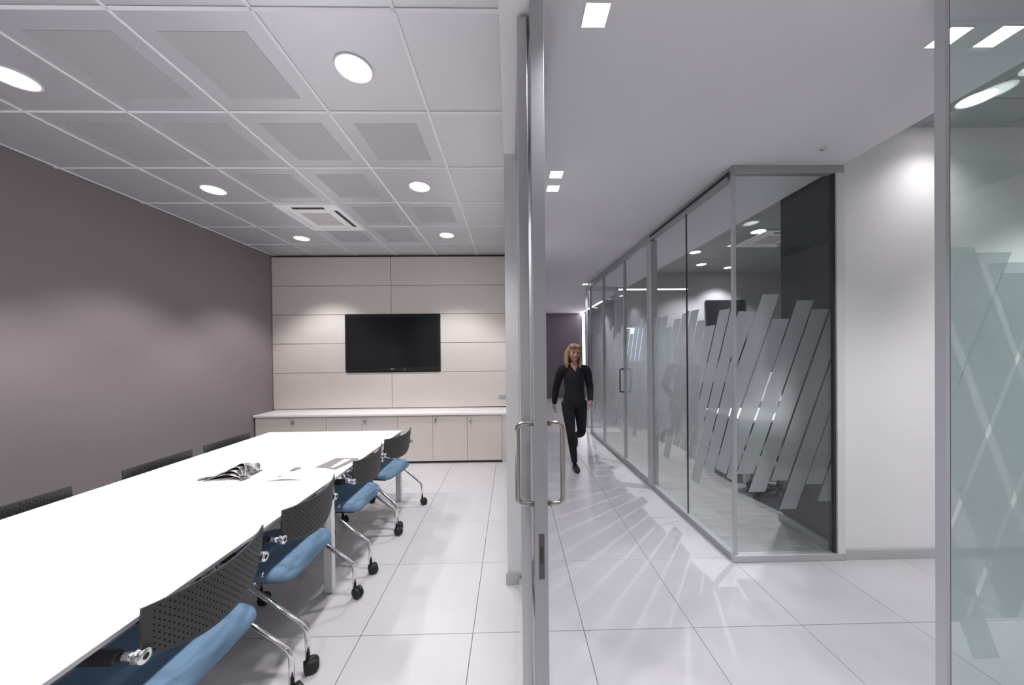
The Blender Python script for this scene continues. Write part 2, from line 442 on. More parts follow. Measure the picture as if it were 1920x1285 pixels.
# ------------------------------------------------------------------ television
t = tag(empty('television', ((TVX0+TVX1)/2, YB-0.03, TVZ0)), 'large black flat screen set into the cream panel wall', 'television')
hw = (TVX1-TVX0)/2; hh = TVZ1-TVZ0
MB().box(-hw, hw, -0.02, 0.029, 0, hh, 0.004, 1).build('case', m_bezel, t)
MB().box(-hw+0.022, hw-0.022, -0.0215, -0.0195, 0.042, hh-0.022).build('screen', m_screen, t)
b = MB()
b.box(-0.028, 0.028, -0.0222, -0.0198, 0.014, 0.024)
b.build('badge', m_alu_l, t)
MB().box(0.16, 0.19, -0.0222, -0.0198, 0.002, 0.012).build('standby_light', m_alu_l, t)

# outlet and switches
t = tag(empty('wall_outlet', (-0.135, YB-0.022, 0.86)), 'small beige wall outlet low on the right of the cream panels', 'outlet')
MB().box(-0.06, 0.06, -0.008, 0.0, -0.03, 0.03, 0.003, 1).build('plate', m_alu_l, t)
for k in (-1, 0, 1): MB().box(k*0.034-0.013, k*0.034+0.013, -0.0105, -0.008, -0.016, 0.016).build('socket', m_perf, t)
for z, lab in ((1.60, 'upper white switch plate on the partition wall, facing the table'), (1.36, 'lower white switch plate on the partition wall, facing the table')):
    t = tag(empty('wall_switch', (XP0, 3.7, z)), lab, 'switch', 'switch plates on the partition wall')
    MB().box(-0.012, 0.0, -0.045, 0.045, -0.09, 0.09, 0.003, 1).build('plate', m_alu_w, t)
    MB().box(-0.016, -0.012, -0.03, 0.03, -0.06, 0.06, 0.002, 1).build('rocker', m_alu_w, t)

# ------------------------------------------------------------------ lamps
def spot(parent, z, power, col, ang=120, blend=0.9, r=0.06):
    l = bpy.data.lights.new('lamp_beam', 'SPOT'); l.energy = power; l.color = col; l.spot_size = math.radians(ang); l.spot_blend = blend; l.shadow_soft_size = r
    o = bpy.data.objects.new('lamp_beam', l); C.objects.link(o); o.parent = parent; o.location = (0, 0, z)
    return o
def round_lamp(x, y, z, label, power, group, r=0.095, ang=98, blend=0.5):
    t = tag(empty('ceiling_downlight', (x, y, z)), label, 'lamp', group)
    beam_r = 0.025 if power == P_CUB else 0.06
    MB().lathe([(r*0.88, -0.001), (r*0.90, -0.006), (r*0.97, -0.007), (r, -0.004), (r, 0.0)], n=32).build('trim_ring', m_alu_w, t)
    MB().lathe([(0, -0.0035), (r*0.45, -0.0032), (r*0.885, -0.0015)], n=32).build('diffuser', m_lamp, t)
    spot(t, -0.03, power, LAMP, ang, blend, beam_r)
    return t
for x, y, lab in [(-2.60, 1.787, 'round ceiling lamp cut by the left edge of the photo'),
                  (-0.795, 1.722, 'largest round ceiling lamp, nearest in the right lamp row'),
                  (-2.62, 2.978, 'round ceiling lamp left of the cassette air conditioner'),
                  (-0.79, 2.926, 'middle round ceiling lamp of the right row in the meeting room'),
                  (-2.62, 4.21, 'farthest round ceiling lamp of the left row, just beyond the air conditioner'),
                  (-0.785, 4.116, 'farthest round ceiling lamp of the right row, near the cream panels')]:
    round_lamp(x, y, ZL, lab, P_LEFT, 'round lamps in the meeting room ceiling')
# unseen lamps added for the room light, continuing the rows above and behind the viewer
for x, y in ((-2.60, 0.58), (-0.795, 0.52), (-2.6, -0.62), (-0.795, -0.68)):
    round_lamp(x, y, ZL, 'unseen round ceiling lamp continuing the rows above and behind the viewer', P_LEFT, 'unseen round lamps above the viewer')

def sq_lamp(x, y, label, power=P_SQ, s=0.05, z=ZC):
    t = tag(empty('square_downlight', (x, y, z)), label, 'lamp', 'small square lamps in the corridor ceiling')
    b = MB()
    for a in ((-s, s, -s, -s+0.004), (-s, s, s-0.004, s), (-s, -s+0.004, -s+0.004, s-0.004), (s-0.004, s, -s+0.004, s-0.004)):
        b.box(*a, -0.003, 0.0)
    b.build('trim_frame', m_alu_w, t)
    MB().box(-s+0.0045, s-0.0045, -s+0.0045, s-0.0045, -0.002, -0.0005).build('diffuser', m_lampsq, t)
    spot(t, -0.02, power, LAMP_SQ, 112, 0.8, 0.04)
    return t
sq_lamp(0.342, 1.288, 'largest square ceiling lamp, at the top edge beside the sliding door')
sq_lamp(0.344, 2.432, 'nearer square lamp of the pair on the corridor ceiling beside the door edge')
sq_lamp(0.346, 2.636, 'farther square lamp of the pair on the corridor ceiling beside the door edge')
sq_lamp(1.43, 6.314, 'small far square lamp at the end of the cubicle glass', P_SQ*1.5)
sq_lamp(1.855, 1.368, 'square ceiling lamp crossed by the stile of the near glass panel on the right')
sq_lamp(2.062, 1.362, 'square ceiling lamp seen wholly through the near glass panel at upper right')
for x, y in ((0.342, 1.09), (0.345, 3.80), (0.345, 4.0), (0.345, 7.6), (0.345, 9.6), (1.86, 0.0), (2.06, 0.0)):  # unseen lamps added to brighten the corridor ceiling and floor
    sq_lamp(x, y, 'unseen square ceiling lamp added to light the corridor, behind the door stile or above the viewer', P_SQ)['group'] = 'unseen square lamps added to the corridor'
for x, y, lab, pw in [(2.975, 2.06, 'round lamp seen through the near glass, washing the white wall', P_RIGHT_WALL),
                      (2.90, 3.37, 'round lamp half hidden by the charcoal wall return inside the cubicle', P_CUB),
                      (2.96, 5.25, 'nearer of two small round lamps seen through the cubicle side glass', P_RIGHT),
                      (3.49, 5.99, 'farther of two small round lamps seen through the cubicle side glass', P_RIGHT)]:
    round_lamp(x, y, ZR, lab, pw, 'round lamps in the ceiling of the right-hand rooms', 0.09, 130 if y < 2.5 else 112, 1.0 if y < 2.5 else 0.55)
for x, y in ((4.15, 6.22), (4.3, 3.9), (3.0, 0.6), (3.3, 4.35), (4.0, 1.5)):  # added to brighten wall and desk; the first matches the back wall's light cone
    round_lamp(x, y, ZR, 'round ceiling lamp added to light the right-hand rooms, mostly out of view', P_RIGHT*1.4 if y < 2 else P_RIGHT, 'added round lamps of the right-hand rooms', 0.09, 110)

# ------------------------------------------------------------------ cassette air conditioners
def cassette(x0, x1, y0, y1, z, label):
    cx, cy = (x0+x1)/2, (y0+y1)/2; a, b2 = (x1-x0)/2, (y1-y0)/2
    t = tag(empty('air_conditioner', (cx, cy, z)), label, 'air conditioner', 'cassette air conditioners')
    MB().box(-a, a, -b2, b2, -0.022, 0.0, 0.005, 1).build('panel', m_table, t)
    g, h2 = a*0.50, b2*0.50
    f = MB()
    f.box(-g*1.18, g*1.18, -h2*1.18, -h2, -0.026, -0.0215); f.box(-g*1.18, g*1.18, h2, h2*1.18, -0.026, -0.0215)
    f.box(-g*1.18, -g, -h2, h2, -0.026, -0.0215); f.box(g, g*1.18, -h2, h2, -0.026, -0.0215)
    f.build('grille_frame', m_table, t)
    gr = MB().box(-g, g, -h2, h2, -0.0235, -0.0215).build('intake_grille', m_grille, t)
    fin = None
    for k in range(9):
        yy = -h2*0.9 + k*h2*1.8/8
        if fin is None: fin = MB().box(-g*0.97, g*0.97, -0.005, 0.005, -0.0252, -0.0235).build('grille_slat', m_grille, gr); fin.location = (0, yy, 0)
        else: inst(fin, gr, (0, yy, 0))
    so, si = 0.86, 0.73
    MB().box(-g*1.05, g*1.05, -b2*so, -b2*si, -0.0235, -0.0215).build('outlet_slot', m_gap, t)
    MB().box(a*si, a*so, -h2*1.25, h2*1.25, -0.0235, -0.0215).build('outlet_slot', m_gap, t)
    MB().box(-g*1.05, g*1.05, b2*si, b2*so, -0.0235, -0.0215, 0.001, 1).build('louvre', m_alu_w, t)
    MB().box(-a*so, -a*si, -h2*1.25, h2*1.25, -0.0235, -0.0215, 0.001, 1).build('louvre', m_alu_w, t)
cassette(-2.29, -1.69, 3.235, 3.90, ZL-0.001, 'white cassette air conditioner in the grey tiles of the meeting room ceiling')
cassette(3.36, 4.02, 4.28, 4.95, ZR-0.001, 'white cassette air conditioner seen through the glass of the cubicle')

# ceiling sensor
t = tag(empty('ceiling_sensor', (2.04, 2.12, ZC)), 'tiny white sensor on the corridor ceiling near the cubicle corner', 'sensor')
MB().lathe([(0, -0.012), (0.012, -0.012), (0.02, -0.004), (0.022, 0)], n=18).build('dome', m_alu_l, t)

# ------------------------------------------------------------------ glass sliding door (edge on) and the fixed glass behind it
t = tag(empty('door_1', (0.104, 1.2, 0)), 'glass sliding door seen edge on with grey metal stile', 'door', None, 'structure')
MB().box(-0.024, 0.024, 0.0, 0.055, 0.004, 2.785, 0.001, 1).build('stile', m_alu, t)
MB().box(-0.006, 0.006, 0.055, 1.15, 0.06, 2.74).build('glass_pane', m_glass_g, t)
MB().box(-0.024, 0.024, 1.15, 1.20, 0.004, 2.785, 0.003, 1).build('stile', m_alu, t)
MB().box(-0.022, 0.022, 0.055, 1.15, 0.004, 0.06).build('bottom_rail', m_alu, t)
MB().box(-0.022, 0.022, 0.055, 1.15, 2.74, 2.785).build('top_rail', m_alu, t)
for sx in (-1, 1):
    pts = arc([(sx*0.024, 0.026, 0.945), (sx*0.084, 0.026, 0.945), (sx*0.084, 0.026, 1.245), (sx*0.024, 0.026, 1.245)], 0.028, 6)
    MB().tube(pts, 0.0095, 14).build('handle', m_steel, t)
lk = MB().box(-0.010, 0.010, -0.0025, 0.0, 0.68, 0.845, 0.001, 1).build('lock_plate', m_dsteel, t)
MB().box(-0.005, 0.005, -0.004, -0.0024, 0.74, 0.80).build('keyhole', m_gap, lk)
t = tag(empty('window_1', (0.052, 1.265, 0)), 'fixed glass panel with grey metal post beside the white wall end', 'glass panel', None, 'structure')
MB().box(-0.019, 0.019, 0.0, 0.04, 0.0, 2.79, 0.002, 1).build('post', m_alu_l, t)
MB().box(-0.005, 0.005, 0.04, 0.866, 0.05, 2.75).build('glass_pane', m_glass_g, t)
MB().box(-0.016, 0.016, 0.04, 0.866, 0, 0.05).build('bottom_rail', m_alu_l, t)
MB().box(-0.016, 0.016, 0.04, 0.866, 2.75, 2.79).build('top_rail', m_alu_l, t)

# ------------------------------------------------------------------ frosted stripes helper: clip a leaning bar to a rectangle
def clip(poly, u0, u1, z0, z1):
    def cut(P, f, inter):
        out = []
        for i in range(len(P)):
            a, b = P[i-1], P[i]
            if f(b):
                if not f(a): out.append(inter(a, b))
                out.append(b)
            elif f(a): out.append(inter(a, b))
        return out
    def iu(u): return lambda a, b: (u, a[1] + (b[1]-a[1])*(u-a[0])/(b[0]-a[0]))
    def iz(z): return lambda a, b: (a[0] + (b[0]-a[0])*(z-a[1])/(b[1]-a[1]), z)
    for f, g in ((lambda p: p[0] >= u0, iu(u0)), (lambda p: p[0] <= u1, iu(u1)), (lambda p: p[1] >= z0, iz(z0)), (lambda p: p[1] <= z1, iz(z1))):
        if len(poly) < 3: return []
        poly = cut(poly, f, g)
    return poly
def bar(c, lean, half, zb, zt, zref=1.3):
    return [(c-half+lean*(zb-zref), zb), (c+half+lean*(zb-zref), zb), (c+half+lean*(zt-zref), zt), (c-half+lean*(zt-zref), zt)]

# ------------------------------------------------------------------ glass cubicle
CXY = (1.592, 2.335); ROT = 0.024
g_end = tag(empty('window_2', (CXY[0], CXY[1], 0)), 'end glass wall of the cubicle with leaning frosted stripes', 'glass wall', None, 'structure')
EW = 0.722
MB().box(0.012, EW, -0.005, 0.005, 0.05, 2.765).build('glass_pane', m_glass, g_end)
pane_e = KIDS(g_end)[0]
MB().box(-0.022, EW+0.062, -0.024, 0.024, 0, 0.05, 0.002, 1).build('bottom_rail', m_alu_l, g_end)
MB().box(-0.022, EW+0.062, -0.024, 0.024, 2.765, ZC).build('top_rail', m_alu, g_end)
MB().box(-0.011, 0.011, -0.011, 0.011, 0.05, 2.765).build('corner_post', m_alu_l, g_end)
MB().box(EW+0.004, EW+0.062, -0.026, 0.03, 0.05, 2.765, 0.002, 1).build('end_post', m_alu_w, g_end)
MB().box(EW-0.012, EW+0.004, -0.014, 0.03, 0.05, 2.765).build('glazing_bead', m_char, g_end)
# bars on the end pane, given by picture column at row 720: (s, top row, bottom row)
kx = 2.335/619.5
def zrow(y, Y=2.335): return CAM_H - (y-666)*Y/619.5
def urow(s): return (s-958.6)*kx - CXY[0]
ends = [(1353, 590, 1010), (1388, 558, 960), (1424, 605, 940), (1459, 570, 900), (1494, 587, 935), (1530, 566, 914), (1566, 600, 969), (1600, 580, 922), (1635, 600, 955)]
for s, yt, yb in ends:
    u = urow(s - 0.36*0 + 8)
    P = clip(bar(u, 0.36, 0.0605, zrow(yb), zrow(yt), zrow(720)), 0.013, EW-0.012, 0.06, 2.7)
    if len(P) > 2: MB().poly([(a, 0.0062, z) for a, z in P]).build('frosted_stripe', m_film, pane_e, False)

g_side = tag(empty('window_3', (CXY[0], CXY[1], 0), ROT), 'long side glass wall of the cubicle along the corridor with leaning frosted stripes', 'glass wall', None, 'structure')
T_POST, T_D1, T_P2, T_END = 1.27, 2.12, 3.02, 3.86
MB().box(-0.024, 0.024, 0.024, T_END, 0, 0.05, 0.002, 1).build('bottom_rail', m_alu, g_side)
MB().box(-0.024, 0.024, 0.024, T_END, 2.735, ZC).build('top_rail', m_alu, g_side)
MB().box(-0.034, -0.024, 0.0, T_POST, 2.765, 2.785).build('track_slot', m_gap, g_side)
MB().box(-0.030, 0.055, T_POST, T_POST+0.085, 0.0, 2.735, 0.012, 3).build('post', m_alu_l, g_side)
MB().box(-0.020, 0.020, T_P2, T_P2+0.04, 0.05, 2.735).build('post', m_alu_l, g_side)
MB().box(-0.020, 0.020, T_END-0.03, T_END, 0.05, 2.735).build('post', m_alu_l, g_side)
LEAN = -0.37
def stripes(pane, a, b, seed, off=0.0062, spacing=0.133, half=0.0605):
    rnd = random.Random(seed)
    k0 = math.floor((a-0.6)/spacing)
    for k in range(k0, int((b+0.6)/spacing)+1):
        zt = 1.78 + rnd.uniform(-0.07, 0.13); zb = 0.57 + rnd.uniform(-0.05, 0.05)
        if k % 4 == 1: zb -= 0.17
        P = clip(bar(k*spacing + 0.03, LEAN, half, zb, zt), a, b, 0.06, 2.7)
        if len(P) > 2: MB().poly([(off, u, z) for u, z in P]).build('frosted_stripe', m_film, pane, False)
for n, (a, b) in enumerate(((0.012, 0.600), (0.604, T_POST), (T_P2+0.04, T_END-0.03))):
    p = MB().box(-0.005, 0.005, a, b, 0.05, 2.735).build('glass_pane', m_glass, g_side)
    stripes(p, a+0.001, b-0.001, 5+n)
MB().box(-0.006, 0.006, 0.5995, 0.6045, 0.05, 2.735).build('pane_joint', m_gap, g_side)
d2 = tag(empty('door_2', (CXY[0]-math.sin(ROT)*(T_POST+0.09), CXY[1]+math.cos(ROT)*(T_POST+0.09), 0), ROT), 'glass cubicle door between grey posts with tall steel handle', 'door', None, 'structure')
DW = T_D1 - T_POST - 0.09
p = MB().box(-0.005, 0.005, 0.03, DW-0.03, 0.06, 2.73).build('glass_pane', m_glass, d2)
stripes(p, 0.031, DW-0.031, 11)
MB().box(-0.018, 0.018, 0, 0.03, 0.052, 2.733).build('stile', m_alu_l, d2)
MB().box(-0.018, 0.018, DW-0.03, DW+0.01, 0.052, 2.733).build('stile', m_alu_l, d2)
MB().box(-0.016, 0.016, 0.03, DW-0.03, 0.052, 0.075).build('bottom_rail', m_alu_l, d2)
for sx in (-1, 1):
    MB().tube(arc([(sx*0.018, DW-0.012, 0.97), (sx*0.075, DW-0.012, 0.97), (sx*0.075, DW-0.012, 1.28), (sx*0.018, DW-0.012, 1.28)], 0.025, 5), 0.010, 10).build('handle', m_dsteel, d2)
p = MB().box(-0.005, 0.005, T_D1+0.02, T_P2, 0.05, 2.735).build('glass_pane', m_glass, g_side)
stripes(p, T_D1+0.021, T_P2-0.001, 17)
# far end pane of the cubicle
g_far = tag(empty('window_4', (CXY[0]-math.sin(ROT)*T_END, CXY[1]+T_END+0.03, 0)), 'far end glass pane of the cubicle near the corridor end', 'glass wall', None, 'structure')
MB().box(0.03, 0.58, 0.35, 0.36, 0.05, 2.735).build('glass_pane', m_glass, g_far)
MB().box(0.0, 0.60, 0.335, 0.375, 0.0, 0.05).build('bottom_rail', m_alu_l, g_far)
MB().box(0.0, 0.60, 0.335, 0.375, 2.735, ZC).build('top_rail', m_alu_l, g_far)
MB().box(-0.01, 0.03, 0.335, 0.375, 0.05, 2.735).build('post', m_alu_l, g_far)

# window with daylight in the back wall of the cubicle
wx0, wx1, wz0, wz1 = 2.30, 2.66, 1.33, 2.0
t = tag(empty('window_5', (0, 6.62, 0)), 'small bright window at the back of the glass cubicle', 'window', None, 'structure')
f = MB()
f.box(wx0-0.03, wx1+0.03, -0.02, 0.0, wz1, wz1+0.03); f.box(wx0-0.03, wx1+0.03, -0.02, 0.0, wz0-0.03, wz0); f.box(wx0-0.03, wx0, -0.02, 0.0, wz0, wz1); f.box(wx1, wx1+0.03, -0.02, 0.0, wz0, wz1)
f.build('window_frame', m_alu_l, t)
MB().box(wx0, wx1, -0.006, -0.001, wz0, wz1).build('pane', m_daylight, t)
MB().box(wx0, wx1, -0.016, -0.006, wz0+0.42, wz0+0.44).build('transom', m_alu_l, t)

# LED lines
t = tag(empty('led_line', (2.41, 10.945, 0)), 'bright vertical light line on the dark wall at the corridor end', 'light')
MB().box(-0.045, 0.045, -0.006, 0.0, 1.0, ZC-0.01).build('channel', m_alu_l, t)
MB().box(-0.035, 0.035, -0.012, -0.006, 1.01, ZC-0.012).build('diffuser', m_led, t)
t = tag(empty('led_line', (2.33, 9.7, ZC)), 'bright light line on the corridor ceiling running towards the dark end wall', 'light')
MB().box(-0.028, 0.028, -1.3, 1.24, -0.006, 0.0).build('channel', m_alu_l, t)
MB().box(-0.022, 0.022, -1.3, 1.24, -0.010, -0.006).build('diffuser', m_led, t)
t = tag(empty('led_line', (2.85, 6.6, 2.765)), 'thin horizontal light line high on the back wall of the cubicle', 'light')
MB().box(-0.70, 0.72, -0.005, 0.02, -0.02, 0.02).build('channel', m_alu_l, t)
MB().box(-0.69, 0.71, -0.012, -0.005, -0.014, 0.014).build('diffuser', m_led2, t)

# ------------------------------------------------------------------ near glass panels on the right
YN = 1.2
xs = (1788-958.6)*YN/619.5
t = tag(empty('window_6', (xs, YN, 0)), 'near glass panel at the right edge with wide frosted stripes', 'glass wall', None, 'structure')
MB().box(-0.013, 0.002, -0.016, 0.016, 0.0, ZC-0.001).build('stile', m_stile, t)
MB().box(0.002, 0.013, -0.010, 0.010, 0.0, ZC-0.001).build('glazing_bead', m_char, t)
pane_n = MB().box(0.013, 1.30, -0.005, 0.005, 0.02, ZC-0.002).build('glass_pane', m_glass_g, t)
MB().box(0.013, 1.30, -0.016, 0.016, 0.0, 0.02).build('bottom_rail', m_alu_l, t)
XS2 = (1797-958.6)*(YN+0.10)/619.5
t2 = tag(empty('window_7', (XS2, YN+0.10, 0)), 'second glass panel just behind the near one, its stripes leaning the other way', 'glass wall', None, 'structure')
MB().box(0.0, 1.30, -0.008, 0.008, 0.0, 0.02).build('bottom_rail', m_alu_l, t2)
pane_m = MB().box(0.0, 1.30, -0.005, 0.005, 0.02, ZC-0.002).build('glass_pane', m_glass_g, t2)
rn = random.Random(3)
def nu(x): return (x-958.6)*YN/619.5 - xs
for n, (c, yt, yb) in enumerate(((1765, 480, 1180), (1876-20, 520, 1210), (1980-20, 440, 1195), (2086-20, 480, 1190), (2190, 500, 1200))):
    # columns are where the bar crosses row 760
    P = clip(bar(nu(c), 0.41, 0.092, CAM_H-(yb-666)*YN/619.5, CAM_H-(yt-666)*YN/619.5, CAM_H-(760-666)*YN/619.5), 0.015, 1.29, 0.03, 2.75)
    if len(P) > 2: MB().poly([(a, 0.0062, z) for a, z in P]).build('frosted_stripe', m_film2, pane_n, False)
YM = YN+0.10
def mu(x): return (x-958.6)*YM/619.5 - XS2
for n, (c, yt, yb) in enumerate(((1630, 480, 1190), (1688, 482, 1268), (1800, 500, 1190), (1912, 470, 1200), (2020, 500, 1190))):
    P = clip(bar(mu(c), -0.37, 0.056 if n == 1 else 0.100, CAM_H-(yb-666)*YM/619.5, CAM_H-(yt-666)*YM/619.5, CAM_H-(760-666)*YM/619.5), 0.001, 1.29, 0.03, 2.75)
    if len(P) > 2: MB().poly([(a, 0.0062, z) for a, z in P]).build('frosted_stripe', m_film2, pane_m, False)

# ================================================================== TABLE
TXL, TXR, TYN, TYF, TZ = -2.50, -1.143, -0.45, 3.44, 0.718
tcx, tcy = (TXL+TXR)/2, (TYN+TYF)/2
t = tag(empty('meeting_table', (tcx, tcy, 0)), 'long white meeting table in the room on the left', 'table')
MB().box(TXL-tcx, TXR-tcx, TYN-tcy, TYF-tcy, TZ-0.016, TZ, 0.0015, 1).build('tabletop', m_table, t)
eb = MB(); x0, x1, y0, y1 = TXL-tcx, TXR-tcx, TYN-tcy, TYF-tcy
eb.box(x1, x1+0.0015, y0, y1, TZ-0.0155, TZ-0.002); eb.box(x0-0.0015, x0, y0, y1, TZ-0.0155, TZ-0.002); eb.box(x0, x1, y1, y1+0.0015, TZ-0.0155, TZ-0.002)
eb.build('edge_band', m_perf, t)
for yy in (TYF-0.022, 2.118, 0.80, TYN+0.03):
    for sx in (-1, 1):
        xx = sx*((TXR-TXL)/2-0.028)
        MB().box(xx-0.027, xx+0.027, yy-tcy-0.020, yy-tcy+0.020, 0.0, TZ-0.016, 0.003, 1).build('leg', m_tableleg, t)
    MB().box(-(TXR-TXL)/2+0.056, (TXR-TXL)/2-0.056, yy-tcy-0.018, yy-tcy+0.018, TZ-0.046, TZ-0.016).build('cross_beam', m_tableleg, t)
for sx in (-1, 1):
    xx = sx*((TXR-TXL)/2-0.50)
    MB().box(xx-0.02, xx+0.02, TYN+0.06-tcy, TYF-0.05-tcy, TZ-0.075, TZ-0.0465).build('side_beam', m_tableleg, t)

# ================================================================== CHAIRS
def chair_back():
    nu_, nv = 21, 16
    bm = bmesh.new()
    us = []; vs = []
    for i in range(nu_):
        us += [i + 0.0, i + 0.30, i + 0.50, i + 0.80]
    us.append(nu_)
    for j in range(nv):
        vs += [j + 0.0, j + 0.50]
    vs.append(nv)
    def P(u, v, d):
        s = (u/nu_ - 0.5)*2; q = v/nv
        hwid = 0.236*(0.95 + 0.05*min(1, (q*1.7))**0.6)
        zb = 0.560 + 0.060*abs(s)**2.4; zt = 0.757 + 0.014*s*s
        y = s*hwid; z = zb + (zt-zb)*q
        x = -0.176 - 0.050*(1-s*s) - 0.012*q + d
        return (x, y, z)
    grid = {}
    for d in (0, 1):
        for i, u in enumerate(us):
            for j, v in enumerate(vs):
                grid[d, i, j] = bm.verts.new(P(u, v, -0.004 if d else 0.004))
    ni, nj = len(us)-1, len(vs)-1
    def hole(i, j):
        return 3 < i < ni-4 and 2 < j < nj-2 and j % 2 == 1 and i % 4 == (1 if j % 4 == 1 else 3)
    def solid(i, j): return 0 <= i < ni and 0 <= j < nj and not hole(i, j)
    for i in range(ni):
        for j in range(nj):
            if hole(i, j): continue
            bm.faces.new((grid[0,i,j], grid[0,i+1,j], grid[0,i+1,j+1], grid[0,i,j+1]))
            bm.faces.new((grid[1,i,j], grid[1,i,j+1], grid[1,i+1,j+1], grid[1,i+1,j]))
            for (a, b, c, d, ii, jj) in ((i,j,i,j+1,i-1,j), (i+1,j,i+1,j+1,i+1,j), (i,j,i+1,j,i,j-1), (i,j+1,i+1,j+1,i,j+1)):
                if not solid(ii, jj):
                    bm.faces.new((grid[0,a,b], grid[0,c,d], grid[1,c,d], grid[1,a,b]))
    m = MB(); m.bm.free(); m.bm = bm
    return m
def seat_mesh():
    bm = bmesh.new(); n = 12
    rings = []
    def outline(k, inset, z):
        pts = []
        for i in range(48):
            a = 2*PI*i/48
            ex = 0.30
            cx = math.copysign(abs(math.cos(a))**ex, math.cos(a)); cy = math.copysign(abs(math.sin(a))**ex, math.sin(a))
            x = 0.02 + cx*(0.225-inset); y = cy*(0.222-inset)
            zz = z - 0.020*max(0, (x-0.12)/0.12)**2 + 0.012*(abs(y)/0.22)**2*0 - 0.018*max(0, (-0.10-x)/0.10)**2
            pts.append(bm.verts.new((x, y, zz)))
        return pts
    prof = [(0.030, 0.405), (0.008, 0.410), (0.0, 0.424), (0.002, 0.442), (0.014, 0.455), (0.040, 0.462), (0.10, 0.463)]
    for ins, z in prof: rings.append(outline(0, ins, z))
    for a, b in zip(rings, rings[1:]):
        for i in range(48):
            f = bm.faces.new((a[i], a[(i+1)%48], b[(i+1)%48], b[i])); f.smooth = True
    bm.faces.new(rings[0][::-1]); f = bm.faces.new(rings[-1]); f.smooth = True
    m = MB(); m.bm.free(); m.bm = bm
    return m
def make_chair():
    r = empty('conference_chair')
    chair_back().build('backrest', m_back, r)
    seat_mesh().build('seat', m_blue, r)
    MB().box(-0.16, 0.20, -0.185, 0.185, 0.385, 0.409, 0.008, 2).build('seat_shell', m_blackpl, r)
    for sy in (-1, 1):
        yh = sy*0.236
        h = MB().lathe([(0.0, 0.0), (0.010, 0.0), (0.010, 0.004), (0.021, 0.004), (0.022, -0.004), (0.022, -0.03), (0, -0.03)] if False else [(0.009, -0.004), (0.019, -0.004), (0.021, 0.0), (0.021, 0.02)], 'X', (-0.196, yh, 0.632), 20).build('hub', m_chrome, r)
        MB().lathe([(0, -0.002), (0.010, -0.002)], 'X', (-0.196, yh, 0.632), 16).build('hub_cap', m_blackpl, h)
        MB().tube([(-0.178, yh, 0.631), (-0.12, yh, 0.631)], 0.012, 12).build('arm_joint', m_chrome, r)
        a = MB().tube([(-0.125, yh, 0.630), (-0.11, yh, 0.630), (0.02, yh, 0.630), (0.12, yh, 0.630), (0.14, yh, 0.630)], 0.02, 12, radii=[0.016, 0.020, 0.021, 0.020, 0.012]).build('armrest', m_blackpl, r)
        yl = sy*0.232
        MB().tube(arc([(0.135, yh, 0.628), (0.19, yh, 0.60), (0.13, yl, 0.47), (0.06, yl, 0.44)], 0.05, 4), 0.0105, 10).build('arm_support', m_chrome, r)
        MB().tube(arc([(0.12, yl, 0.525), (-0.300, yl+sy*0.008, 0.205), (-0.300, yl+sy*0.008, 0.062)], 0.035, 5), 0.0115, 12).build('rear_leg', m_chrome, r)
        MB().tube(arc([(-0.08, yl-sy*0.024, 0.45), (0.245, yl-sy*0.024, 0.205), (0.245, yl-sy*0.024, 0.062)], 0.035, 5), 0.0115, 12).build('front_leg', m_chrome, r)
        for cx, yy, ang in ((-0.300, yl+sy*0.008, 0.5*sy), (0.245, yl-sy*0.024, -0.4*sy)):
            ca = MB()
            ca.lathe([(0, -0.026), (0.020, -0.026), (0.032, -0.020), (0.032, -0.004), (0.02, -0.003), (0.02, 0.003), (0.032, 0.004), (0.032, 0.020), (0.020, 0.026), (0, 0.026)], 'Y', (0, 0, 0.032), 20)
            co = ca.build('caster', m_rubber, r); co.location = (cx-0.018, yy, 0); co.rotation_euler = (0, 0, ang)
            MB().box(-0.012, 0.034, -0.0025, 0.0025, 0.028, 0.066, 0.002, 1).build('caster_fork', m_blackpl, co)
    MB().tube([(0.0, -0.232, 0.433), (0.0, 0.232, 0.433)], 0.010, 10).build('seat_axle', m_chrome, r)
    # back posts from hubs towards the panel
    return r
proto = make_chair()
chairs = [(-1.275, 1.215, PI, 'conference chair with charcoal perforated back nearest the viewer on the right of the table'),
          (-1.285, 1.818, PI+0.01, 'second blue-seated chair from the viewer on the right of the table, before the middle leg'),
          (-1.280, 2.535, PI-0.02, 'third blue-seated chair from the viewer on the right of the table, beyond the middle leg'),
          (-1.248, 3.145, PI-0.18, 'farthest blue-seated chair on the right of the table, at its far corner'),
          (-2.345, 1.70, 0.0, 'black-backed chair beyond the table cut by the left edge of the photo'),
          (-2.345, 2.42, 0.01, 'middle of the three black-backed chairs along the taupe wall'),
          (-2.345, 2.99, -0.01, 'farthest black-backed chair along the taupe wall, nearest the sideboard')]
for n, (x, y, rz, lab) in enumerate(chairs):
    o = proto if n == 0 else copy_tree(proto)
    o.location = (x, y, 0); o.rotation_euler = (0, 0, rz)
    tag(o, lab, 'chair', 'conference chairs around the white table')

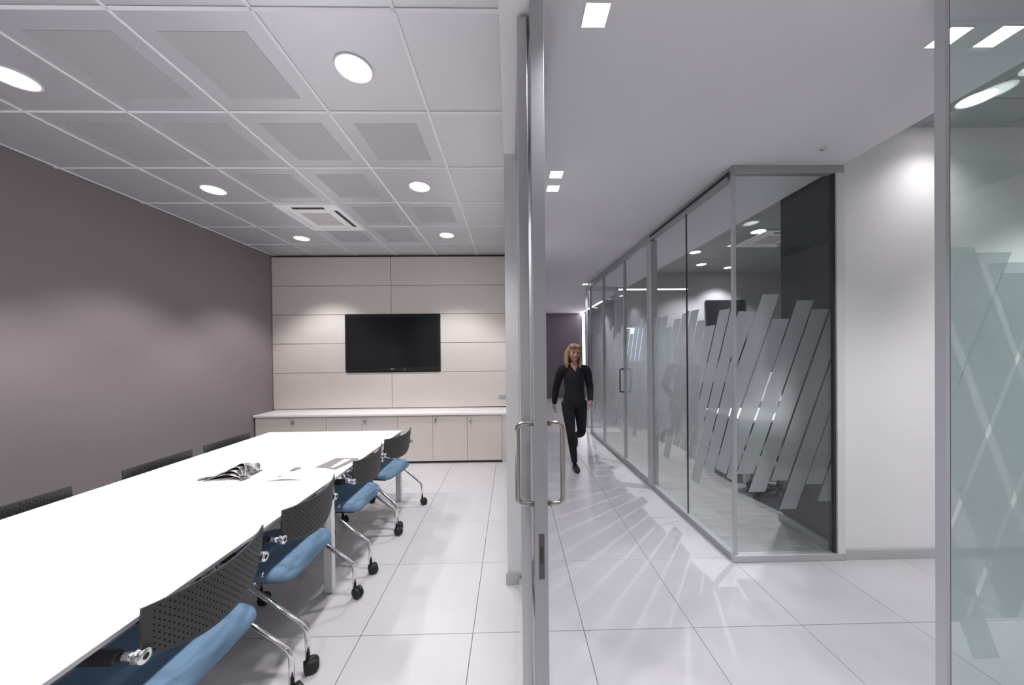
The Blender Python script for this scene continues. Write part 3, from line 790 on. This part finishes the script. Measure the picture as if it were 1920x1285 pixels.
# ================================================================== THINGS ON THE TABLE
def sheet(name, pts, m, parent, thick=0.0012, z=0.0):
    return MB().poly([(x, y, z) for x, y in pts], (0, 0, thick)).build(name, m, parent)
def curved(nx, ny, fn, th=0.0015):
    bm = bmesh.new()
    g = [[[bm.verts.new(fn(i/nx, j/ny) + Vector((0, 0, d))) for j in range(ny+1)] for i in range(nx+1)] for d in (0, th)]
    for i in range(nx):
        for j in range(ny):
            f = bm.faces.new((g[1][i][j], g[1][i+1][j], g[1][i+1][j+1], g[1][i][j+1])); f.smooth = True
            f = bm.faces.new((g[0][i][j], g[0][i][j+1], g[0][i+1][j+1], g[0][i+1][j])); f.smooth = True
    for i in range(nx):
        for j in (0, ny): bm.faces.new((g[0][i][j], g[0][i+1][j], g[1][i+1][j], g[1][i][j]))
    for j in range(ny):
        for i in (0, nx): bm.faces.new((g[0][i][j], g[0][i][j+1], g[1][i][j+1], g[1][i][j]))
    m = MB(); m.bm.free(); m.bm = bm
    return m
# magazine lying open with curling black and white pages
mg = tag(empty('magazine', (-1.83, 2.20, TZ+0.001), 0.0), 'open magazine with curling black and white photo pages on the table', 'magazine')
def page(a0, lift, w, h, ox, oy, rot, zb):
    def fn(u, v):
        x = (u-0.5)*w; y = (v-0.5)*h
        bulge = lift*math.sin(PI*min(1, u*1.05))**1.2*(0.75+0.25*math.cos(3*v))
        y += 0.05*math.sin(PI*u) * a0
        c, s = math.cos(rot), math.sin(rot)
        return Vector((ox + c*x - s*y, oy + s*x + c*y, zb + bulge))
    return fn
curved(18, 8, page(0.2, 0.003, 0.25, 0.17, 0.0, 0.0, 0.10, 0.0)).build('cover', m_print, mg)
for k in range(4):
    curved(20, 8, page(0.4 + 0.3*k, 0.022 + 0.013*k, 0.22 - 0.022*k, 0.16 - 0.016*k, 0.014*k - 0.01, 0.006*k, 0.14 - 0.10*k, 0.003 + 0.002*k)).build('page', m_print, mg)
curved(10, 6, page(0.2, 0.016, 0.10, 0.07, 0.085, -0.055, -0.25, 0.004)).build('curled_page', m_print, mg)
curved(8, 4, page(0.2, 0.004, 0.09, 0.04, -0.125, -0.055, 0.35, 0.003)).build('folded_corner', m_print, mg)

pp = tag(empty('paper_sheet', (-1.82, 2.0, TZ+0.0008)), 'white paper sheet lying in front of the open magazine', 'paper')
sheet('sheet', [(-0.16, -0.03), (0.11, -0.045), (0.15, 0.055), (-0.11, 0.06)], m_paper, pp, 0.0015)
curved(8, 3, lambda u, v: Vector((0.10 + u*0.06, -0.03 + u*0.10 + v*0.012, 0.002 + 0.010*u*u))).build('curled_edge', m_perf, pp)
bk = tag(empty('brochure', (-1.40, 2.19, TZ+0.001)), 'open white brochure on the table between magazine and chairs', 'brochure')
curved(10, 6, lambda u, v: Vector((-0.18 + 0.30*u + 0.05*v, -0.11 + 0.20*v + 0.02*u, 0.001 + 0.012*math.sin(PI*u)**2))).build('page', m_paper, bk)
sheet('cover', [(-0.185, -0.115), (0.125, -0.095), (0.18, 0.11), (-0.13, 0.095)], m_paper, bk, 0.001)
MB().box(-0.10, -0.06, 0.06, 0.115, 0.001, 0.016, 0.003, 1).build('clip', m_taupeprint, bk)
MB().box(-0.105, -0.085, -0.055, -0.03, 0.012, 0.017, 0.002, 1).build('printed_mark', m_perf, bk)
bc = tag(empty('brochure', (-1.285, 2.42, TZ+0.001)), 'taupe covered brochure with white block near the right table edge', 'brochure')
sheet('cover', [(-0.10, -0.125), (0.07, -0.13), (0.125, 0.10), (-0.055, 0.12)], m_taupeprint, bc, 0.004)
sheet('white_block', [(0.015, -0.10), (0.045, -0.10), (0.075, 0.075), (0.022, 0.08)], m_paper, bc, 0.0006, 0.0042)

# ================================================================== FURNITURE IN THE CUBICLE (seen through the stripes)
dk = tag(empty('desk', (3.35, 4.05, 0)), 'white desk inside the glass cubicle, glimpsed between frosted stripes', 'desk')
MB().box(-0.75, 0.75, -0.40, 0.40, 0.70, 0.73, 0.002, 1).build('desktop', m_table, dk)
for sx in (-1, 1):
    for sy in (-1, 1):
        MB().box(sx*0.70-0.025, sx*0.70+0.025, sy*0.36-0.025, sy*0.36+0.025, 0, 0.70).build('leg', m_tableleg, dk)
MB().box(-0.67, 0.67, 0.30, 0.32, 0.25, 0.70).build('modesty_panel', m_char, dk)
mo = tag(empty('computer_monitor', (3.35, 4.12, 0.731)), 'white backed monitor standing on the cubicle desk', 'monitor')
MB().box(-0.12, 0.12, -0.09, 0.09, 0, 0.012, 0.003, 1).build('foot', m_alu_l, mo)
MB().box(-0.025, 0.025, 0.01, 0.03, 0.012, 0.24).build('neck', m_alu_l, mo)
MB().box(-0.28, 0.28, -0.02, 0.01, 0.14, 0.50, 0.004, 1).build('case', m_alu_w, mo)
MB().box(-0.27, 0.27, 0.010, 0.012, 0.15, 0.49).build('screen', m_screen, mo)
def office_chair(x, y, rz, lab):
    o = tag(empty('office_chair', (x, y, 0), rz), lab, 'chair', 'black office chairs in the cubicle')
    MB().box(-0.24, 0.24, -0.23, 0.23, 0.43, 0.50, 0.03, 3).build('seat', m_blackpl, o)
    MB().box(-0.22, 0.22, 0.20, 0.25, 0.56, 1.02, 0.02, 3).build('backrest', m_blackpl, o)
    MB().tube([(0, 0.10, 0.44), (0, 0.27, 0.50), (0, 0.26, 0.75)], 0.018, 8).build('back_support', m_chrome, o)
    MB().tube([(0, 0, 0.08), (0, 0, 0.44)], 0.028, 10).build('column', m_chrome, o)
    for k in range(5):
        a = 2*PI*k/5
        MB().tube([(0, 0, 0.10), (0.28*math.cos(a), 0.28*math.sin(a), 0.07)], 0.018, 8).build('leg', m_blackpl, o)
        MB().lathe([(0, -0.02), (0.028, -0.018), (0.028, 0.018), (0, 0.02)], 'Y', (0.28*math.cos(a), 0.28*math.sin(a), 0.028), 12).build('caster', m_rubber, o)
office_chair(2.75, 3.35, 0.2+PI, 'black office chair on the corridor side of the cubicle desk')
office_chair(3.55, 3.25, -0.2+PI, 'black office chair between the cubicle desk and the charcoal wall')
office_chair(3.2, 4.95, 0.1, 'black office chair behind the cubicle desk')
wd = tag(empty('wall_display', (4.33, 6.62, 1.30)), 'dark display panel on the back wall of the cubicle', 'display')
MB().box(-0.40, 0.40, -0.04, 0.0, 0.0, 1.24, 0.004, 1).build('case', m_bezel, wd)
MB().box(-0.38, 0.38, -0.042, -0.039, 0.02, 1.22).build('screen', m_screen, wd)

# ================================================================== PERSON
def skin_mesh(chains, sub=2):
    """chains: list of (points, radii); points as (x,y,z); grows one skinned surface per chain"""
    objs = []
    for pts, rad in chains:
        me = bpy.data.meshes.new('chain')
        me.from_pydata([Vector(p) for p in pts], [(i, i+1) for i in range(len(pts)-1)], [])
        o = bpy.data.objects.new('chain', me); C.objects.link(o)
        o.modifiers.new('skin', 'SKIN')
        ly = me.skin_vertices[0]
        for v, r in zip(ly.data, rad): v.radius = r if isinstance(r, tuple) else (r, r)
        ly.data[0].use_root = True
        s = o.modifiers.new('sub', 'SUBSURF'); s.levels = sub
        objs.append(o)
    bpy.context.view_layer.update()
    dg = bpy.context.evaluated_depsgraph_get()
    bm = bmesh.new()
    for o in objs:
        me = bpy.data.meshes.new_from_object(o.evaluated_get(dg))
        bm.from_mesh(me); bpy.data.meshes.remove(me)
    for o in objs:
        me = o.data; bpy.data.objects.remove(o); bpy.data.meshes.remove(me)
    return bm
def ellipsoid(bm, c, r, rot=None):
    m = Matrix.Translation(Vector(c)) @ (rot or Matrix.Identity(4)) @ Matrix.Diagonal((*r, 1))
    bmesh.ops.create_uvsphere(bm, u_segments=24, v_segments=16, radius=1.0, matrix=m)
def remesh(bm, voxel, smooth=2):
    me = bpy.data.meshes.new('tmp'); bm.to_mesh(me); bm.free()
    o = bpy.data.objects.new('tmp', me); C.objects.link(o)
    r = o.modifiers.new('r', 'REMESH'); r.mode = 'VOXEL'; r.voxel_size = voxel
    s = o.modifiers.new('s', 'SMOOTH'); s.iterations = smooth; s.factor = 0.5
    bpy.context.view_layer.update()
    out = bpy.data.meshes.new_from_object(o.evaluated_get(bpy.context.evaluated_depsgraph_get()))
    bpy.data.objects.remove(o); bpy.data.meshes.remove(me)
    for p in out.polygons: p.use_smooth = True
    return out
person = tag(empty('person', (0.815, 4.29, 0)), 'blonde person in black walking towards the viewer along the corridor', 'person')
person.scale = (1.0, 1.0, 0.972)
HIP_R, KNEE_R, ANK_R = (-0.085, 0.0, 0.86), (-0.062, -0.10, 0.47), (-0.012, -0.06, 0.085)
HIP_L, KNEE_L, ANK_L = (0.085, 0.02, 0.86), (0.098, 0.02, 0.47), (0.092, 0.38, 0.34)
SH_R, EL_R, WR_R = (-0.165, 0.0, 1.335), (-0.222, 0.10, 1.07), (-0.245, 0.13, 0.86)
SH_L, EL_L, WR_L = (0.165, 0.01, 1.335), (0.222, 0.06, 1.07), (0.180, -0.12, 0.93)
def lerp(a, b, t): return tuple(a[i] + (b[i]-a[i])*t for i in range(3))
chains = [
    ([(0, 0.01, 0.80), (0, 0.0, 0.90), (0, -0.005, 1.02), (0, 0.0, 1.15), (0, 0.005, 1.27), (0, 0.015, 1.345), (0, 0.015, 1.40), (0, 0.0, 1.46)],
     [(0.12, 0.09), (0.155, 0.105), (0.118, 0.085), (0.128, 0.10), (0.14, 0.10), (0.105, 0.075), (0.048, 0.05), (0.046, 0.05)]),
    ([(-0.06, 0.015, 1.345), SH_R, lerp(SH_R, EL_R, 0.5), EL_R, lerp(EL_R, WR_R, 0.4), WR_R], [0.055, 0.056, 0.045, 0.038, 0.036, 0.025]),
    ([(0.06, 0.015, 1.345), SH_L, lerp(SH_L, EL_L, 0.5), EL_L, lerp(EL_L, WR_L, 0.4), WR_L], [0.055, 0.056, 0.045, 0.038, 0.036, 0.025]),
    ([(-0.07, 0.0, 0.90), HIP_R, lerp(HIP_R, KNEE_R, 0.4), KNEE_R, lerp(KNEE_R, ANK_R, 0.35), ANK_R], [0.085, 0.09, 0.076, 0.052, 0.050, 0.032]),
    ([(0.07, 0.0, 0.90), HIP_L, lerp(HIP_L, KNEE_L, 0.4), KNEE_L, lerp(KNEE_L, ANK_L, 0.35), ANK_L], [0.085, 0.09, 0.076, 0.052, 0.050, 0.032]),
    # feet
    ([(-0.010, -0.03, 0.06), (-0.006, -0.09, 0.042), (0.0, -0.16, 0.030), (0.004, -0.205, 0.024)], [0.034, 0.034, 0.034, 0.020]),
    ([(0.092, 0.40, 0.345), (0.092, 0.43, 0.28), (0.092, 0.425, 0.20), (0.092, 0.41, 0.155)], [0.034, 0.034, 0.034, 0.020]),
]
def hand(wr, d, side):
    """palm, four unequal bent fingers and a thumb; d is the pointing direction"""
    d = Vector(d).normalized(); wr = Vector(wr)
    fwd = Vector((0, -1, 0)); n = d.cross(fwd).normalized() * 1.0      # across the palm normal (sideways)
    acr = fwd - d*fwd.dot(d); acr.normalize()                            # fingers are spread along the walking direction
    cur = Vector((-side, 0, 0)) ; cur = (cur - d*cur.dot(d)).normalized()  # curl inwards to the body
    ch = [([wr - d*0.02, wr + d*0.035, wr + d*0.075], [(0.022, 0.017), (0.034, 0.015), (0.036, 0.013)])]
    for k, (s, L) in enumerate(((0.028, 0.066), (0.010, 0.074), (-0.009, 0.069), (-0.027, 0.054))):
        b = wr + d*0.070 + acr*s
        ch.append(([b - d*0.02, b, b + d*L*0.45 + cur*L*0.10, b + d*L*0.78 + cur*L*0.32, b + d*L*0.95 + cur*L*0.55], [0.0095, 0.0095, 0.009, 0.0082, 0.007]))
    b = wr + d*0.025 + acr*0.026
    ch.append(([b - acr*0.012, b + acr*0.012, b + acr*0.032 + d*0.026 + cur*0.008, b + acr*0.036 + d*0.052 + cur*0.018], [0.012, 0.012, 0.010, 0.008]))
    return ch
chains += hand(WR_R, (-0.05, 0.05, -1), -1)
chains += hand(WR_L, (-0.10, -0.45, -0.85), 1)
bm = skin_mesh(chains)
# head with face
HC = Vector((0.0, -0.022, 1.548)); HR = Matrix.Rotation(0.10, 4, 'Y') @ Matrix.Rotation(0.10, 4, 'Z')
def hp(x, y, z): return HC + (HR @ Vector((x, y, z)))
ellipsoid(bm, hp(0, 0.012, 0.02), (0.074, 0.092, 0.092), HR)
ellipsoid(bm, hp(0, -0.018, -0.035), (0.058, 0.066, 0.078), HR)
ellipsoid(bm, hp(0, -0.060, -0.088), (0.026, 0.022, 0.020), HR)            # chin
ellipsoid(bm, hp(0, -0.088, -0.022), (0.0125, 0.017, 0.024), HR)           # nose
ellipsoid(bm, hp(0, -0.098, -0.034), (0.014, 0.012, 0.010), HR)
for s in (-1, 1):
    ellipsoid(bm, hp(s*0.075, 0.015, -0.010), (0.010, 0.018, 0.030), HR)   # ear
    ellipsoid(bm, hp(s*0.030, -0.076, 0.020), (0.024, 0.012, 0.007), HR)   # brow
    ellipsoid(bm, hp(s*0.038, -0.058, -0.030), (0.022, 0.022, 0.022), HR)  # cheek
for dz in (-0.055, -0.064):
    ellipsoid(bm, hp(0, -0.082, dz), (0.022, 0.008, 0.0055), HR)           # lips
body_me = remesh(bm, 0.0065, 3); body_me.name = 'body'
body_me.materials.append(m_skin); body_me.materials.append(m_lips)
for p in body_me.polygons:
    q = HR.inverted() @ (p.center - HC)
    if abs(q.x) < 0.022 and q.y < -0.078 and -0.070 < q.z < -0.049: p.material_index = 1
body = bpy.data.objects.new('body', body_me); C.objects.link(body); body.parent = person
for s in (-1, 1):
    e = bmesh.new(); ellipsoid(e, hp(s*0.030, -0.0775, 0.000), (0.0125, 0.007, 0.0065), HR)
    m = MB(); m.bm.free(); m.bm = e; m.build('eye', m_eye, body)
# clothes: the body's own surface, pushed outward
SEG = {'torso': [((0, 0, 0.80), (0, 0, 1.35))], 'arm': [(SH_R, EL_R), (EL_R, WR_R), (SH_L, EL_L), (EL_L, WR_L)],
       'leg': [(HIP_R, KNEE_R), (KNEE_R, ANK_R), (HIP_L, KNEE_L), (KNEE_L, ANK_L)]}
def dist(p, a, b):
    a, b = Vector(a), Vector(b); t = max(0, min(1, (p-a).dot(b-a)/(b-a).length_squared)); return (p - a.lerp(b, t)).length
def part_of(p):
    if p.z > 1.385 or (p.z > 1.30 and p.y < -0.02 and abs(p.x) < 0.05*(p.z-1.30)/0.085): return 'head'
    for wv, d in ((WR_R, Vector((-0.05, 0.05, -1))), (WR_L, Vector((-0.10, -0.45, -0.85)))):
        wv = Vector(wv)
        out = p.x < -0.19 if wv.x < 0 else (p.y < -0.105 and p.x > 0.08)
        if (p - wv).length < 0.22 and (p - wv).dot(d.normalized()) > 0.0 and out: return 'hand'
    if (p.z < 0.095 and p.y < 0.1) or (p.y > 0.36 and p.z < 0.36 and (p-Vector(ANK_L)).dot(Vector((0, 0.35, -1))) > 0.0): return 'foot'
    if p.z < 0.86 and abs(p.x) < 0.2: 
        return 'leg'
    return 'top'
def garment(name, m, kinds, push, parent):
    b = bmesh.new(); b.from_mesh(body_me); b.faces.ensure_lookup_table()
    kill = [f for f in b.faces if part_of(f.calc_center_median()) not in kinds]
    b.normal_update()
    for v in b.verts: v.co += v.normal*push
    bmesh.ops.delete(b, geom=kill, context='FACES')
    for f in b.faces: f.material_index = 0; f.smooth = True
    # hem: fold the open border back to the body
    ed = [e for e in b.edges if e.is_boundary]
    r = bmesh.ops.extrude_edge_only(b, edges=ed)
    for v in [g for g in r['geom'] if isinstance(g, bmesh.types.BMVert)]: v.co -= v.normal*push*0.9
    x = MB(); x.bm.free(); x.bm = b
    return x.build(name, m, parent, False)
garment('sweater', m_knit, {'top'}, 0.012, person)
garment('trousers', m_denim, {'leg'}, 0.007, person)
garment('shoes', m_leather, {'foot'}, 0.007, person)
# hair: cap and long locks to the shoulders
hb = skin_mesh([([hp(s*0.066, 0.00 + dy, 0.055), hp(s*(0.088), 0.005 + dy, -0.01), hp(s*0.094, 0.0 + dy, -0.09), hp(s*0.088, -0.015 + dy, -0.165), hp(s*0.080, -0.03 + dy, -0.215)], [0.030, 0.030, 0.030, 0.026, 0.010])
                for s in (-1, 1) for dy in (0.0, 0.04)] +
               [([hp(x, 0.06, 0.06), hp(x*1.1, 0.10, -0.02), hp(x*1.2, 0.095, -0.12), hp(x*1.2, 0.085, -0.20)], [0.035, 0.035, 0.032, 0.012]) for x in (-0.05, 0.0, 0.05)], 2)
ellipsoid(hb, hp(0, 0.030, 0.045), (0.088, 0.090, 0.085), HR)
ellipsoid(hb, hp(-0.035, -0.030, 0.082), (0.052, 0.062, 0.034), HR)
ellipsoid(hb, hp(0.035, -0.030, 0.082), (0.052, 0.062, 0.034), HR)
hme = remesh(hb, 0.006, 3); hme.name = 'hair'; hme.materials.append(m_hair)
ho = bpy.data.objects.new('hair', hme); C.objects.link(ho); ho.parent = person
